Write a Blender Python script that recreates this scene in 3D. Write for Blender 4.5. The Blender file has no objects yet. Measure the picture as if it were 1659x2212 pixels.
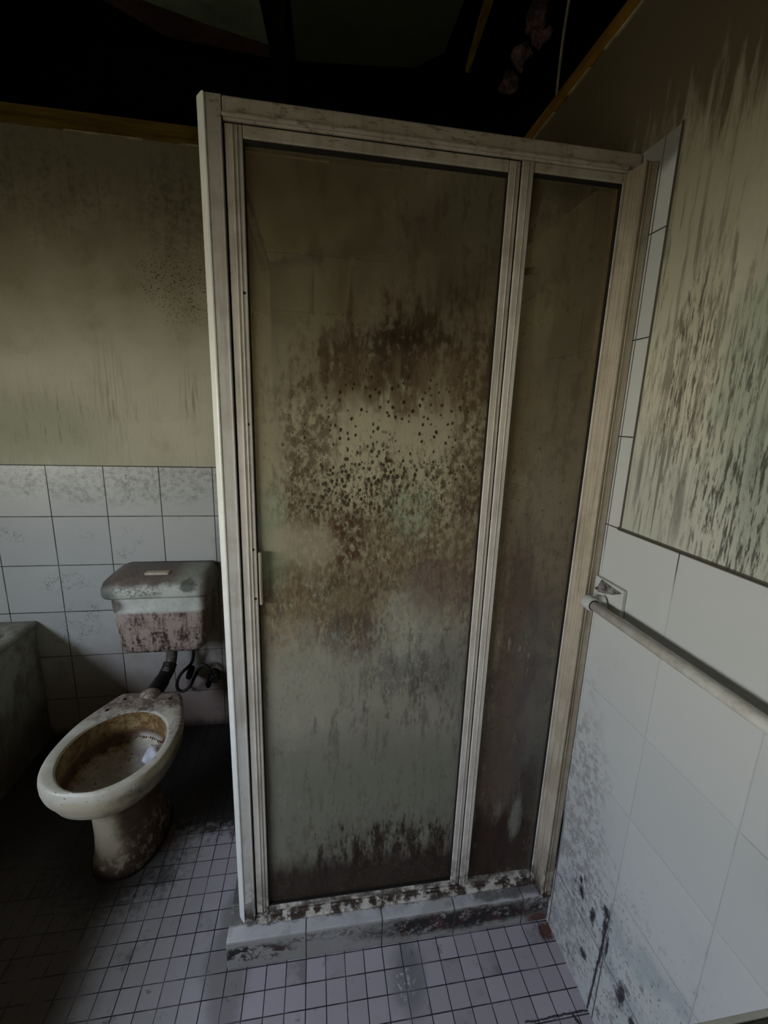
import bpy, bmesh, math, random
from mathutils import Vector, Matrix
random.seed(7)
SC = bpy.context.scene
COL = SC.collection
# ---------------------------------------------------------------- dimensions (metres)
W, D = 0.8425, 0.892          # right wall, back wall
XL, YR = -1.70, -2.0          # left wall, rear wall
H, KZ, KF = 1.925, 0.089, -0.044   # screen top, kerb top, kerb front
DADO = 1.174

# ---------------------------------------------------------------- node DSL
def lin(c):
    f = lambda v: v/12.92 if v <= .04045 else ((v+.055)/1.055)**2.4
    return tuple(f(v/255.) for v in c)
class G:
    """one material's node graph with tiny arithmetic wrappers"""
    def __init__(s, name):
        s.m = bpy.data.materials.new(name); s.m.use_nodes = True
        s.t = s.m.node_tree; s.t.nodes.clear()
        s.out = s.t.nodes.new('ShaderNodeOutputMaterial')
        g = s.t.nodes.new('ShaderNodeNewGeometry'); s.pos = g.outputs['Position']; s.nrm = g.outputs['Normal']
        sep = s.t.nodes.new('ShaderNodeSeparateXYZ'); s.t.links.new(s.pos, sep.inputs[0])
        s.x, s.y, s.z = [V(s, o) for o in sep.outputs]
        sn = s.t.nodes.new('ShaderNodeSeparateXYZ'); s.t.links.new(s.nrm, sn.inputs[0])
        s.nx, s.ny, s.nz = [V(s, o) for o in sn.outputs]
        s._c = {}
    def put(s, sock, v):
        if isinstance(v, V): s.t.links.new(v.s, sock)
        elif isinstance(v, (int, float)): sock.default_value = v
        elif isinstance(v, tuple):
            sock.default_value = (v + (1,)) if len(sock.default_value) == 4 and len(v) == 3 else v
        else: s.t.links.new(v, sock)
    def math(s, op, *a):
        n = s.t.nodes.new('ShaderNodeMath'); n.operation = op
        for i, v in enumerate(a): s.put(n.inputs[i], v)
        return V(s, n.outputs[0])
    def noise(s, scale, detail=3, rough=.6, st=(1, 1, 1), off=(0, 0, 0), warp=0):
        m = s.t.nodes.new('ShaderNodeMapping'); m.inputs['Scale'].default_value = st; m.inputs['Location'].default_value = off
        s.t.links.new(s.pos, m.inputs['Vector'])
        n = s.t.nodes.new('ShaderNodeTexNoise'); n.inputs['Scale'].default_value = scale
        n.inputs['Detail'].default_value = detail; n.inputs['Roughness'].default_value = rough
        n.inputs['Distortion'].default_value = warp
        s.t.links.new(m.outputs[0], n.inputs['Vector'])
        return V(s, n.outputs[0])
    def voro(s, scale, st=(1, 1, 1), off=(0, 0, 0), rnd=1.0, feature='F1'):
        m = s.t.nodes.new('ShaderNodeMapping'); m.inputs['Scale'].default_value = st; m.inputs['Location'].default_value = off
        s.t.links.new(s.pos, m.inputs['Vector'])
        n = s.t.nodes.new('ShaderNodeTexVoronoi'); n.feature = feature; n.inputs['Scale'].default_value = scale
        n.inputs['Randomness'].default_value = rnd
        s.t.links.new(m.outputs[0], n.inputs['Vector'])
        return V(s, n.outputs['Distance'])
    def ss(s, v, a, b, lo=0., hi=1.):
        """smoothstep of v from a to b"""
        n = s.t.nodes.new('ShaderNodeMapRange'); n.interpolation_type = 'SMOOTHSTEP'
        if a > b: a, b, lo, hi = b, a, hi, lo
        s.put(n.inputs['Value'], v)
        for k, q in (('From Min', a), ('From Max', b), ('To Min', lo), ('To Max', hi)): n.inputs[k].default_value = q
        return V(s, n.outputs[0])
    def mix(s, a, b, f):
        n = s.t.nodes.new('ShaderNodeMix'); n.data_type = 'RGBA'
        s.put(n.inputs[0], f); s.put(n.inputs[6], a if not isinstance(a, tuple) else a+(1,)); s.put(n.inputs[7], b if not isinstance(b, tuple) else b+(1,))
        return V(s, n.outputs[2])
    def blob(s, a, b, ca, cb, ra, rb, wob=None, amt=.8, soft=.35, tilt=0):
        """soft elliptical mark in the plane of coordinates a,b; wob (0..1 noise) makes its edge ragged"""
        u = (a-ca); v = (b-cb)
        if tilt: c, q = math.cos(tilt), math.sin(tilt); u, v = u*c+v*q, v*c-u*q
        u = u*(1/ra); v = v*(1/rb)
        d = s.math('SQRT', u*u+v*v)
        if wob is not None: d = d+(wob-.5)*(amt*2)
        return s.ss(d, 1+soft, 1-soft)
    def grid(s, a, b, a0, pa, b0, pb, w):
        """1 on joint lines of a tile grid"""
        def ln(c, c0, p):
            q = s.math('FRACT', (c-c0)*(1/p)+100.5)
            return s.math('ABSOLUTE', q-.5)*p
        d = s.math('MINIMUM', ln(a, a0, pa), ln(b, b0, pb))
        return s.ss(d, w*1.5, w*.5)
    def cell(s, a, b, a0, pa, b0, pb):
        """random value per tile"""
        n = s.t.nodes.new('ShaderNodeCombineXYZ')
        s.put(n.inputs[0], s.math('FLOOR', (a-a0)*(1/pa))); s.put(n.inputs[1], s.math('FLOOR', (b-b0)*(1/pb)))
        w = s.t.nodes.new('ShaderNodeTexWhiteNoise'); w.noise_dimensions = '2D'; s.t.links.new(n.outputs[0], w.inputs['Vector'])
        return V(s, w.outputs['Value'])
    def bsdf(s, col, rough=.6, bump=None, dist=.002, spec=.5, metal=0, trans=None, **k):
        p = s.t.nodes.new('ShaderNodeBsdfPrincipled')
        s.put(p.inputs['Base Color'], col); s.put(p.inputs['Roughness'], rough); s.put(p.inputs['Metallic'], metal)
        p.inputs['Specular IOR Level'].default_value = spec
        if bump is not None:
            b = s.t.nodes.new('ShaderNodeBump'); b.inputs['Strength'].default_value = 1; b.inputs['Distance'].default_value = dist
            s.put(b.inputs['Height'], bump); s.t.links.new(b.outputs[0], p.inputs['Normal'])
        return p.outputs[0]
    def done(s, sh):
        s.t.links.new(sh, s.out.inputs[0]); return s.m
class V:
    def __init__(s, g, sock): s.g = g; s.s = sock
    def __add__(s, o): return s.g.math('ADD', s, o)
    def __radd__(s, o): return s.g.math('ADD', s, o)
    def __sub__(s, o): return s.g.math('SUBTRACT', s, o)
    def __rsub__(s, o): return s.g.math('SUBTRACT', o, s)
    def __mul__(s, o): return s.g.math('MULTIPLY', s, o)
    def __rmul__(s, o): return s.g.math('MULTIPLY', s, o)
    def max(s, o): return s.g.math('MAXIMUM', s, o)
    def min(s, o): return s.g.math('MINIMUM', s, o)
    def inv(s): return s.g.math('SUBTRACT', 1.0, s)

# ---------------------------------------------------------------- materials
def mat_wall(name, side):
    g = G(name)
    a = g.x if side == 'back' else g.y
    z = g.z
    fine = g.noise(60, 4, .7); med = g.noise(9, 4, .6); big = g.noise(2.2, 3, .5)
    sx = (1, 1, .09)
    streak = g.noise(52, 5, .72, st=(1, 1, .11)); streak2 = g.noise(75, 3, .7, st=(1, 1, .05), off=(3, 1, 0))
    speck = g.noise(150, 2, .6, off=(5, 5, 5))
    # painted plaster
    pc = g.mix(lin((204, 198, 178)), lin((184, 180, 158)), g.ss(big, .35, .65))
    pc = g.mix(pc, lin((176, 160, 142)), g.ss(med, .5, .75)*.5)
    dark = lin((44, 38, 26))
    if side == 'back':
        pc = g.mix(pc, lin((140, 128, 98)), g.ss(z+(med-.5)*.3, 1.5, 2.0)*.7)      # browner and darker towards the top
        pc = g.mix(pc, lin((92, 80, 58)), g.ss(z+(med-.5)*.35, 1.85, 2.2)*.6)
        pc = g.mix(pc, lin((124, 134, 110)), g.blob(a, z, -.82, 1.31, .26, .13, streak, .9, .8)*.5)
        m = g.blob(a, z, -.29, 2.08, .16, .17, fine, 1.2, .7)*g.ss(fine*.6+streak*.4, .42, .62)*.6
        m = m.max(g.blob(a, z, -.28, 1.84, .15, .13, fine, 1)*g.ss(speck, .57, .64)*.8)
        m = m.max(g.blob(a, z, -.74, 2.12, .34, .14, med, 1.2, .8)*g.ss(fine*.6+streak*.4, .45, .62)*.42)
        m = m.max(g.blob(a, z, -.285, 1.45, .03, .07, streak, .7, .8)*g.ss(streak2, .4, .6)*.55)
        m = m.max(g.blob(a, z, -.56, 1.46, .05, .12, streak, 1, .9)*g.ss(streak2, .42, .62)*.4)
        m = m.max(g.blob(a, z, -.66, 1.36, .28, .16, streak, .7)*g.ss(streak, .52, .68)*.45)
        m = m.max(g.ss(speck, .70, .74)*.4)
        m = m.max(g.ss(streak2, .6, .75)*g.ss(z, 1.7, 1.3)*.25)
    else:
        # heavy black mould runs on the right wall
        sf = g.noise(120, 4, .75, st=(1, 1, .14), off=(2, 8, 1))
        top = 1.88
        zone = g.ss(z+(streak-.5)*.5, 1.92, 1.72)
        runs = g.ss(streak, .52, .62)
        pc = g.mix(pc, lin((176, 180, 172)), g.ss(z+(med-.5)*.2, 1.5, 1.25)*.6)
        pc = g.mix(pc, lin((118, 108, 82)), g.ss(z, 1.5, 1.9)*.6)
        bare = lin((60, 50, 30))
        m = zone*runs*g.ss(z, 1.25, 1.4)*.55
        m = m.max(g.ss(streak2, .54, .66)*g.ss(z, 1.95, 1.75)*g.ss(z, 1.2, 1.45)*.5)
        m = m.max(g.blob(a, z, -.20, 1.48, .055, .20, streak, .8, .4)*g.ss(sf, .46, .6)*.8)
        m = m.max(g.blob(a, z, -.35, 1.27, .10, .13, streak, .6, .4)*g.ss(sf, .47, .60)*.85)
        m = m.max(g.blob(a, z, -.30, 1.37, .16, .19, streak, .6, .4)*g.ss(sf, .50, .62)*.75)
        m = m.max(g.blob(a, z, -.175, 1.29, .07, .14, streak, .8, .4)*g.ss(streak2, .5, .6)*.6)
        m = m.max(g.blob(a, z, -.6, 1.4, .25, .3, streak, .6, .4)*g.ss(streak, .48, .6)*.6)
        pc = g.mix(pc, lin((128, 142, 128)), g.blob(a, z, -.40, 1.50, .13, .26, med, .5)*.6)
        pc = g.mix(pc, lin((72, 60, 38)), g.ss(z+(streak-.5)*.55, 1.82, 1.98)*.88)
    pc = g.mix(pc, dark, m)
    # glazed tiles
    if side == 'back':
        gr = (a, z, -.0165, .2, DADO, .199, .0016); tiled = g.math('GREATER_THAN', a, .012)
        tiled = tiled*g.math('LESS_THAN', z, 1.974)
        tiled = tiled.max(g.math('LESS_THAN', z, DADO))
    else:
        gr = (a, z, -.055, .2, DADO, .196, .0012)
        tiled = g.math('LESS_THAN', z, DADO)
        st = g.math('GREATER_THAN', a, -.092)*g.math('LESS_THAN', z, 1.927)
        tiled = tiled.max(st)
    j = g.grid(*gr); cell = g.cell(*gr[:6])
    tc = g.mix(lin((200, 201, 197)), lin((190, 192, 190)), cell)
    if side == 'back':
        tc = g.mix(tc, lin((140, 132, 104)), g.ss(z, 1.0, 1.5)*.7*g.math('GREATER_THAN', a, .012))
        grime = g.blob(a, z, -.55, 1.12, .5, .09, med, .8)*g.ss(fine, .40, .7)*.55
        grime = grime.max(g.blob(a, z, -.1, 1.45, 2, .6)*g.ss(med, .5, .75)*g.math('GREATER_THAN', a, .012)*.4)
        tc = g.mix(tc, lin((96, 98, 82)), grime)
        tc = g.mix(tc, lin((128, 102, 92)), g.ss(z+(med-.5)*.3, .55, .12)*.8)  # pinkish-brown low tiles, also painting the warm tone of the tub shadow
        tc = g.mix(tc, lin((100, 84, 74)), g.blob(a, z, -.16, .45, .09, .45, med, .6)*.65)  # cistern's cast shadow painted on the wall to its right
        hair = g.ss(g.math('ABSOLUTE', g.noise(14, 4, .7, off=(2, 0, 1))-.5), .012, .004)*g.ss(g.noise(6, 2, .5, off=(9, 9, 9)), .55, .65)
        tc = g.mix(tc, lin((60, 58, 50)), hair*.6)
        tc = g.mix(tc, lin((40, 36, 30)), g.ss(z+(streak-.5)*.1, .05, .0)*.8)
        jc = g.mix(lin((104, 100, 92)), lin((52, 46, 38)), g.ss(med, .4, .6))
        jm = j
    else:
        dirt = g.blob(a, z, -.10, .33, .10, .42, med, .9)*g.ss(fine, .42, .58)*.55
        dirt = dirt.max(g.blob(a, z, -.22, .20, .16, .2, med, 1)*g.ss(fine, .50, .62)*.6)
        tc = g.mix(tc, lin((120, 108, 106)), dirt)
        tc = g.mix(tc, lin((150, 160, 164)), g.ss(med, .5, .7)*g.ss(z, .6, .3)*.6)
        s2 = g.ss(speck, .66, .70)*g.ss(z, .55, .25)*.8
        s2 = s2.max(g.ss(g.noise(34, 4, .7, off=(1, 2, 3)), .61, .66)*g.ss(z, .6, .2)*.6)
        mk_ = g.noise(110, 4, .75, st=(1, 1, .8), off=(3, 5, 5))
        ln_ = g.ss(g.math('ABSOLUTE', a+.237+z*.043+(mk_-.5)*.012), .0045, .0020)*g.ss(z+(fine-.5)*.15, .36, .28)
        s2 = s2.max(ln_*.95)
        for (cy, cz, ry, rz) in ((-.157, .257, .010, .016), (-.150, .285, .006, .010), (-.205, .244, .009, .022), (-.197, .113, .012, .012),
                                 (-.242, .306, .014, .016), (-.244, .27, .006, .03), (-.247, .20, .005, .035), (-.316, .184, .012, .03), (-.26, .23, .003, .03), (-.36, .17, .018, .012)):
            s2 = s2.max(g.blob(a, z, cy, cz, ry, rz, mk_, 1.5, .5)*.95)
        s2 = s2.max(g.blob(a, z, -.052, .30, .006, .11, fine, 1, .4))
        tc = g.mix(tc, lin((30, 28, 34)), s2)
        jm = j*g.ss(z, .55, .3, .45, 1).max(j*g.ss(z, 1.05, 1.1))
        vis = g.ss(z, .42, .1).max(g.ss(med, .60, .70)*.6).max(g.ss(z, 1.09, 1.15))
        jc = g.mix(lin((188, 190, 188)), lin((50, 48, 46)), vis)
    tc = g.mix(tc, jc, jm)
    col = g.mix(pc, tc, tiled)
    edge = None
    if side == 'right':
        e1 = g.ss(g.math('ABSOLUTE', z-DADO), .0050, .003)*g.math('LESS_THAN', a, -.087)
        e2 = g.ss(g.math('ABSOLUTE', a+.0955), .0045, .0025)*g.math('GREATER_THAN', z, DADO)*g.math('LESS_THAN', z, 1.93)
        edge = e1.max(e2)*.9
        col = g.mix(col, lin((52, 46, 34)), edge)
        tm = g.blob(a, z, -.05, 1.905, .06, .035, med, .6)*tiled
        col = g.mix(col, lin((110, 104, 96)), tm*.8)
    else:
        e1 = g.ss(g.math('ABSOLUTE', z-DADO), .003, .0015)*g.math('LESS_THAN', a, .01)
        col = g.mix(col, lin((60, 56, 46)), e1*.8)
    rough = g.mix((.75, .75, .75), (.33, .33, .33), tiled)
    bump = tiled*(1-jm)*1.0+(1-tiled)*(fine*.5)+streak*(1-tiled)*.4
    return g.done(g.bsdf(col, rough, bump, .0012, .4))

def mat_floor():
    g = G('small_square_floor_tiles')
    fine = g.noise(60, 4, .7); med = g.noise(8, 4, .65); big = g.noise(3, 3, .5); f2 = g.noise(120, 3, .7)
    gr = (g.x, g.y, .0135, .05, -.046, .05, .0011)
    j = g.grid(*gr); cell = g.cell(*gr[:6])
    c = g.mix(lin((188, 179, 188)), lin((170, 163, 170)), cell)
    c = g.mix(c, lin((150, 148, 140)), g.ss(g.x+(med-.5)*.2, .0, -.25)*.6)
    c = g.mix(c, lin((96, 94, 90)), g.ss(cell*med, .44, .60)*.5)
    c = g.mix(c, lin((110, 110, 100)), g.blob(g.x, g.y, -.03, -.01, .06, .16, med, .8)*.6)
    c = g.mix(c, lin((96, 104, 102)), g.blob(g.x, g.y, .42, -.10, .035, .08, med, 1.2, .7)*.6)
    c = g.mix(c, lin((214, 214, 210)), g.blob(g.x, g.y, .41, -.13, .028, .035, fine, 1.2, .2)*g.ss(f2, .52, .6)*.8)
    c = g.mix(c, lin((70, 66, 66)), g.ss(g.noise(22, 4, .7, off=(4, 0, 0)), .62, .72)*.6)
    c = g.mix(c, lin((72, 66, 60)), g.ss(med, .57, .7)*g.ss(g.x, .1, -.4)*.7)
    c = g.mix(c, lin((58, 40, 34)), g.ss(g.x+(med-.5)*.15, -.30, -.44)*.8)           # tub's shadow on the floor painted in brown
    c = g.mix(c, lin((96, 52, 30)), g.blob(g.x, g.y, .825, -.07, .022, .02, fine, 1.2)*.9)
    jc = g.mix(lin((120, 116, 122)), lin((44, 40, 50)), g.ss(med, .36, .56))
    c = g.mix(c, jc, j)
    crack = g.ss(g.math('ABSOLUTE', g.y+.24+(fine-.5)*.010), .003, .0015)*g.math('GREATER_THAN', g.x, .68)
    crack = crack.max(g.ss(g.math('ABSOLUTE', g.x-.80+(g.y+.24)*.4+(fine-.5)*.02), .004, .002)*g.ss(g.y, -.23, -.245)*g.ss(g.y, -.36, -.33))
    c = g.mix(c, lin((28, 24, 28)), crack*.9)
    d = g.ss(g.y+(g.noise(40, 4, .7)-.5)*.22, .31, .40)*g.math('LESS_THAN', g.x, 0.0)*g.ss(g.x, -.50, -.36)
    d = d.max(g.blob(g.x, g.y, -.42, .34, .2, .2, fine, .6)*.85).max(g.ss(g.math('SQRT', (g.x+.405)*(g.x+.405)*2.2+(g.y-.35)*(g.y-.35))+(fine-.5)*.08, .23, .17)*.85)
    c = g.mix(c, lin((26, 18, 15)), d*.95)  # mould and dirt, with the toilet's shade mixed into the same dark
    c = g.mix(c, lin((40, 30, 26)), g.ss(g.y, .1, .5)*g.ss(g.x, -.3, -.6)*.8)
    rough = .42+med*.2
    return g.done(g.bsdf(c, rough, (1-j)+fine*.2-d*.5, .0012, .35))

def mat_kerb():
    g = G('white_kerb_tiles')
    fine = g.noise(70, 4, .7); med = g.noise(16, 4, .65); big = g.noise(7, 3, .6)
    c = g.mix(lin((206, 204, 208)), lin((186, 184, 184)), g.ss(med, .4, .6))
    q = g.math('ABSOLUTE', g.math('FRACT', (g.x+.0365)*5+100.5)-.5)*.2
    j = g.ss(q, .0022, .0010)
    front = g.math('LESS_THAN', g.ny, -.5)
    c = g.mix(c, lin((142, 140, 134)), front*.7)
    w = g.noise(30, 4, .7, st=(1, 1, 1.2), off=(1, 4, 2))
    mld = g.blob(g.x, g.z, .60, .052, .27, .034, w, .9, .35)*g.ss(w*.6+fine*.4, .36, .48)
    mld = mld.max(g.blob(g.x, g.z, .02, .045, .12, .03, w, .8, .25)*g.ss(w, .46, .54))
    mld = mld.max(g.blob(g.x, g.z, .22, .068, .16, .014, w, .8)*g.ss(fine, .45, .6)*.6)
    mld = mld.max(g.blob(g.x, g.z, .8, .06, .08, .05, w, .8)*g.ss(fine, .42, .6)*.7)
    mcol = g.mix(lin((20, 19, 15)), lin((62, 28, 25)), g.ss(med, .47, .6))
    c = g.mix(c, mcol, (mld*front)*.96)
    top = g.math('GREATER_THAN', g.nz, .5)
    w2 = g.noise(22, 4, .65, off=(6, 3, 0))
    tm = top*g.ss(g.y+(w2-.5)*.05, -.016, -.004)*.9
    tm = tm.max(top*g.ss(g.x+(w2-.5)*.3, .52, .66)*g.ss(g.y+(w2-.5)*.06, -.040, -.022)*.75)
    tm = tm*g.ss(g.noise(45, 4, .6, off=(1, 1, 9)), .30, .50, .55, 1)
    c = g.mix(c, g.mix(lin((84, 78, 70)), lin((44, 36, 30)), g.ss(w2, .45, .6)), tm*.9)
    rust = g.blob(g.x, g.z, .815, .012, .03, .02, fine, 1)*front
    c = g.mix(c, lin((90, 46, 26)), rust*.8)
    c = g.mix(c, lin((80, 76, 70)), j*.9)
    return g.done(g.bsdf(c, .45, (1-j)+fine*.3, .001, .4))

def mat_frame(name, base, tint, amount, low=True):
    g = G(name)
    fine = g.noise(70, 4, .7); med = g.noise(12, 4, .65); st = g.noise(60, 3, .6, st=(1, 1, .06)); sp = g.noise(190, 2, .6)
    c = g.mix(lin(base), lin(tint), g.ss(med, .38, .68))
    c = g.mix(c, lin((118, 104, 92)), g.ss(st, .5, .7)*amount)
    c = g.mix(c, lin((72, 60, 48)), g.ss(sp, .66, .70)*.7*amount)
    if low:   # mould creeping up from the kerb
        lw = g.noise(30, 4, .65, off=(2, 2, 2))
        c = g.mix(c, lin((58, 50, 40)), g.ss(g.z+(lw-.5)*.2+(st-.5)*.25, .30, .10)*g.ss(lw, .40, .60)*.9)
        c = g.mix(c, lin((70, 56, 48)), g.ss(g.z, .135, .10)*g.ss(lw, .42, .54)*.85)
    # black mould on the head rail
    c = g.mix(c, lin((50, 42, 32)), g.ss(g.z, 1.86, 1.885)*g.ss(g.noise(26, 4, .7, st=(1, 1, 3)), .55, .63)*.8)
    c = g.mix(c, lin((126, 112, 94)), g.ss(g.z+(med-.5)*.3, 1.55, 1.95)*.72)  # light falling off towards the top, put into the frame colour
    return g.done(g.bsdf(c, .5, fine, .0004, .35))

def mat_simple(name, c1, c2, sc=14, rough=.6, metal=0, bump=.0006, spec=.4, st=(1, 1, 1)):
    g = G(name)
    n = g.noise(sc, 4, .65, st=st); f = g.noise(sc*5, 3, .7)
    c = g.mix(lin(c1), lin(c2), g.ss(n*.7+f*.3, .38, .62))
    return g.done(g.bsdf(c, rough, f, bump, spec, metal))

def mat_glass(name, fixed=False):
    g = G(name)
    x, z = g.x, g.z
    fine = g.noise(75, 4, .7, st=(1, 1, .7)); med = g.noise(13, 4, .6); big = g.noise(4.5, 3, .5, off=(1, 1, 1))
    st = g.noise(55, 4, .65, st=(1, 1, .22)); st2 = g.noise(26, 4, .7, st=(1, 1, .28), off=(4, 0, 2)); wob = g.noise(17, 5, .7, st=(1, 1, .45), off=(7, 2, 1))
    scr = g.ss(g.math('ABSOLUTE', g.noise(16, 4, .6, off=(3, 3, 3), warp=1.5)-.5), .010, .003)
    brown = lin((74, 56, 36)); mbrown = lin((128, 108, 84)); olive = lin((200, 190, 160)); grey = lin((184, 182, 168)); pale = lin((206, 210, 192)); green = lin((168, 184, 156)); plum = lin((88, 62, 56)); slate = lin((104, 102, 104))
    # film that dulls the whole pane: (alpha, colour) composited in order
    # base film grows denser towards the bottom
    fa = g.ss(z, 1.80, 1.10, .16, .88)
    fa = fa+(med-.5)*.25
    fc = g.mix(olive, lin((178, 164, 138)), g.ss(big, .4, .62))
    fc = g.mix(fc, grey, g.ss(z, 1.0, .80)*.75)
    fc = g.mix(fc, lin((148, 148, 134)), g.ss(z, .72, .5)*.85)
    fc = g.mix(fc, lin((120, 104, 88)), g.ss(st*.6+fine*.4, .50, .60)*.45)
    fc = g.mix(fc, lin((206, 200, 180)), g.ss(st2*.5+fine*.5, .54, .62)*.3)
    if fixed: fc = g.mix(fc, lin((96, 84, 62)), .28)
    L = []
    def lay(col, m): L.append((col, m))
    if not fixed:
        lay(lin((222, 212, 180)), g.blob(x, z, .36, 1.33, .19, .15, wob, .8, .4)*.6)
        # dark cap of mould with runs above it
        cap = g.blob(x, z, .375, 1.525, .17, .10, wob, 1.3, .35).max(g.blob(x, z, .50, 1.54, .09, .12, wob, 1.3, .35)*.8)
        lay(brown, cap*g.ss(st*.6+fine*.4, .38, .56)*.95)
        lay(lin((52, 36, 20)), g.blob(x, z, .36, 1.53, .06, .055, wob, 1.2, .3)*g.ss(fine, .30, .5)*.9)
        lay(mbrown, g.blob(x, z, .40, 1.46, .20, .065, wob, .9, .4)*g.ss(st, .3, .6)*.85)
        lay(brown, g.blob(x, z, .30, 1.50, .14, .06, st, 1.4, .3)*g.ss(st2, .38, .6)*.6)
        for (cx, cz, rx, rz, o) in ((.262, 1.655, .006, .04, .7), (.208, 1.50, .010, .07, .8), (.345, 1.66, .004, .03, .4), (.385, 1.70, .006, .05, .45), (.44, 1.63, .010, .05, .55), (.26, 1.61, .006, .03, .7)):
            lay(brown, g.blob(x, z, cx, cz, rx, rz, wob, .8, .4)*o)
        # arch legs
        lay(lin((96, 76, 54)), g.blob(x, z, .18, 1.36, .055, .16, wob, 1.2, .4)*g.ss(fine, .38, .58)*.8)
        lay(lin((96, 76, 54)), g.blob(x, z, .54, 1.34, .05, .26, wob, 1.1, .5)*g.ss(fine, .34, .58)*.85)
        # speckles
        v = g.voro(95, st=(1, 1, .75))+(fine-.5)*.35; v2 = g.voro(78, st=(1, 1, .75), off=(2, 2, 2))+(fine-.5)*.4
        dens = g.blob(x, z, .30, 1.235, .16, .12, med, .8, .6)
        dots = g.ss(v+(1-dens)*.30+(fine-.5)*.3, .42, .30)*dens
        dens2 = g.blob(x, z, .36, 1.34, .24, .19, med, .5, .5)
        dots = dots.max(g.ss(v2+(1-dens2)*.2+(fine-.5)*.35, .27, .17)*dens2)
        lay(lin((46, 30, 18)), dots*.92)
        lay(brown, g.blob(x, z, .285, 1.19, .17, .10, wob, 1, .4)*g.ss(g.noise(95, 4, .7, st=(1, 1, .5)), .50, .60)*.85)
        lay(brown, g.blob(x, z, .45, 1.22, .12, .12, wob, 1, .4)*g.ss(g.noise(80, 4, .7, st=(1, 1, .6), off=(6, 0, 0)), .50, .62)*.75)
        # mid brown body
        f3 = g.noise(120, 4, .75, st=(1, 1, .45), off=(9, 1, 1))
        lay(lin((84, 64, 46)), g.blob(x, z, .33, 1.16, .26, .17, wob, 1.1, .6)*g.ss(f3, .50, .58)*.75)
        lay(lin((210, 204, 184)), g.blob(x, z, .33, 1.16, .24, .15, wob, 1, .6)*g.ss(f3, .42, .36)*.4)
        lay(lin((96, 74, 58)), g.blob(x, z, .42, 1.0, .20, .16, wob, 1.1, .6)*g.ss(f3, .49, .58)*.6)
        lay(mbrown, g.blob(x, z, .33, 1.08, .28, .10, wob, 1, .4)*g.ss(fine, .3, .6)*.75)
        lay(lin((80, 40, 30)), g.blob(x, z, .255, 1.125, .05, .06, wob, 1.2, .3)*g.ss(fine, .45, .55)*.8)
        lay(green, g.blob(x, z, .40, 1.19, .045, .07, wob, 1.4, .5)*g.ss(fine, .62, .42)*.6)
        lay(green, g.blob(x, z, .09, 1.12, .035, .12, wob, .9, .5)*.6)
        lay(lin((196, 184, 158)), g.blob(x, z, .16, 1.115, .07, .05, med, .6, .4)*.6)
        lay(lin((92, 76, 56)), g.blob(x, z, .22, .985, .13, .07, wob, 1.2, .5)*g.ss(f3, .36, .54)*.75)
        lay(lin((158, 134, 102)), g.blob(x, z, .12, .93, .09, .10, wob, 1, .4)*g.ss(fine, .3, .6)*.6)
        ring = g.blob(x, z, .265, .955, .055, .065, wob, .5, .3)
        lay(lin((146, 130, 100)), ring*.6)
        lay(plum, g.blob(x, z, .28, .90, .11, .055, wob, 1.1, .5)*g.ss(f3*.5+st*.5, .38, .54)*.75)
        lay(pale, g.blob(x, z, .415, .925, .070, .10, wob, 1.5, .35)*g.ss(fine, .30, .55)*.5)
        lay(pale, g.ss(g.math('ABSOLUTE', g.math('SQRT', (x-.41)*(x-.41)+(z-.92)*(z-.92)*.7)-.075+(wob-.5)*.14), .008, .002)*.35)
        lay(lin((116, 92, 86)), g.blob(x, z, .48, 1.0, .10, .07, wob, 1, .4)*.6)
        # white runs and the dark pool under them
        lay(slate, g.blob(x, z, .40, .785, .11, .055, st2, 1.8, .5)*g.ss(f3, .35, .52)*.65)
        lay(slate, g.blob(x, z, .54, .80, .09, .13, wob, 1.1, .6)*.45)
        lay(lin((92, 84, 72)), g.blob(x, z, .30, .84, .30, .14, wob, 1.2, .5)*g.ss(st*.5+f3*.5, .49, .58)*.6)
        lay(pale, g.blob(x, z, .19, .80, .15, .15, st, 1.2, .4)*g.ss(st*.6+f3*.4, .49, .60)*.65)
        lay(lin((196, 196, 184)), g.blob(x, z, .42, .88, .10, .10, st2, 1.4, .4)*g.ss(f3, .50, .60)*.5)
        lay(lin((100, 92, 82)), g.blob(x, z, .33, .60, .35, .25, med, .6, .5)*g.ss(st*.5+f3*.5, .52, .60)*.45)
        lay(pale, g.blob(x, z, .14, .68, .06, .15, st, 1.1, .4)*g.ss(st, .5, .66)*.5)
        lay(lin((190, 188, 180)), g.blob(x, z, .37, .78, .12, .09, st, 1, .4)*g.ss(st, .60, .68)*.55)
        lay(lin((140, 140, 122)), g.blob(x, z, .34, .52, .30, .14, med, .8, .5)*.4)
        lay(lin((86, 80, 66)), g.ss(z+(st-.5)*.5, .42, .26)*g.ss(st2, .42, .62)*.6)
        # red brown tide at the bottom
        lay(lin((50, 28, 24)), g.blob(x, z, .40, .275, .20, .07, st, 1.8, .3)*g.ss(st2*.6+f3*.4, .42, .56)*.9)
        lay(lin((58, 42, 35)), g.ss(z+(st-.5)*.12+(med-.5)*.05, .28, .21)*.92)
        lay(lin((46, 40, 32)), g.ss(x, .10, .066)*g.ss(z, 1.2, .9)*.5)
        lay(lin((150, 142, 116)), scr*.22*g.ss(z, 1.3, 1.1))
        dk = g.blob(x, z, .50, 1.76, .17, .17, med, .6, .6)
    else:
        lay(lin((120, 104, 78)), g.ss(x+(wob-.5)*.12, .70, .62)*g.ss(z, 1.6, 1.45)*.6)
        lay(mbrown, g.ss(x+(st2-.5)*.16, .70, .63)*g.ss(z, 1.65, 1.5)*g.ss(fine, .40, .62)*.75)
        lay(lin((96, 74, 66)), g.blob(x, z, .68, .62, .06, .5, st2, 1.1, .4)*.7)
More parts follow.
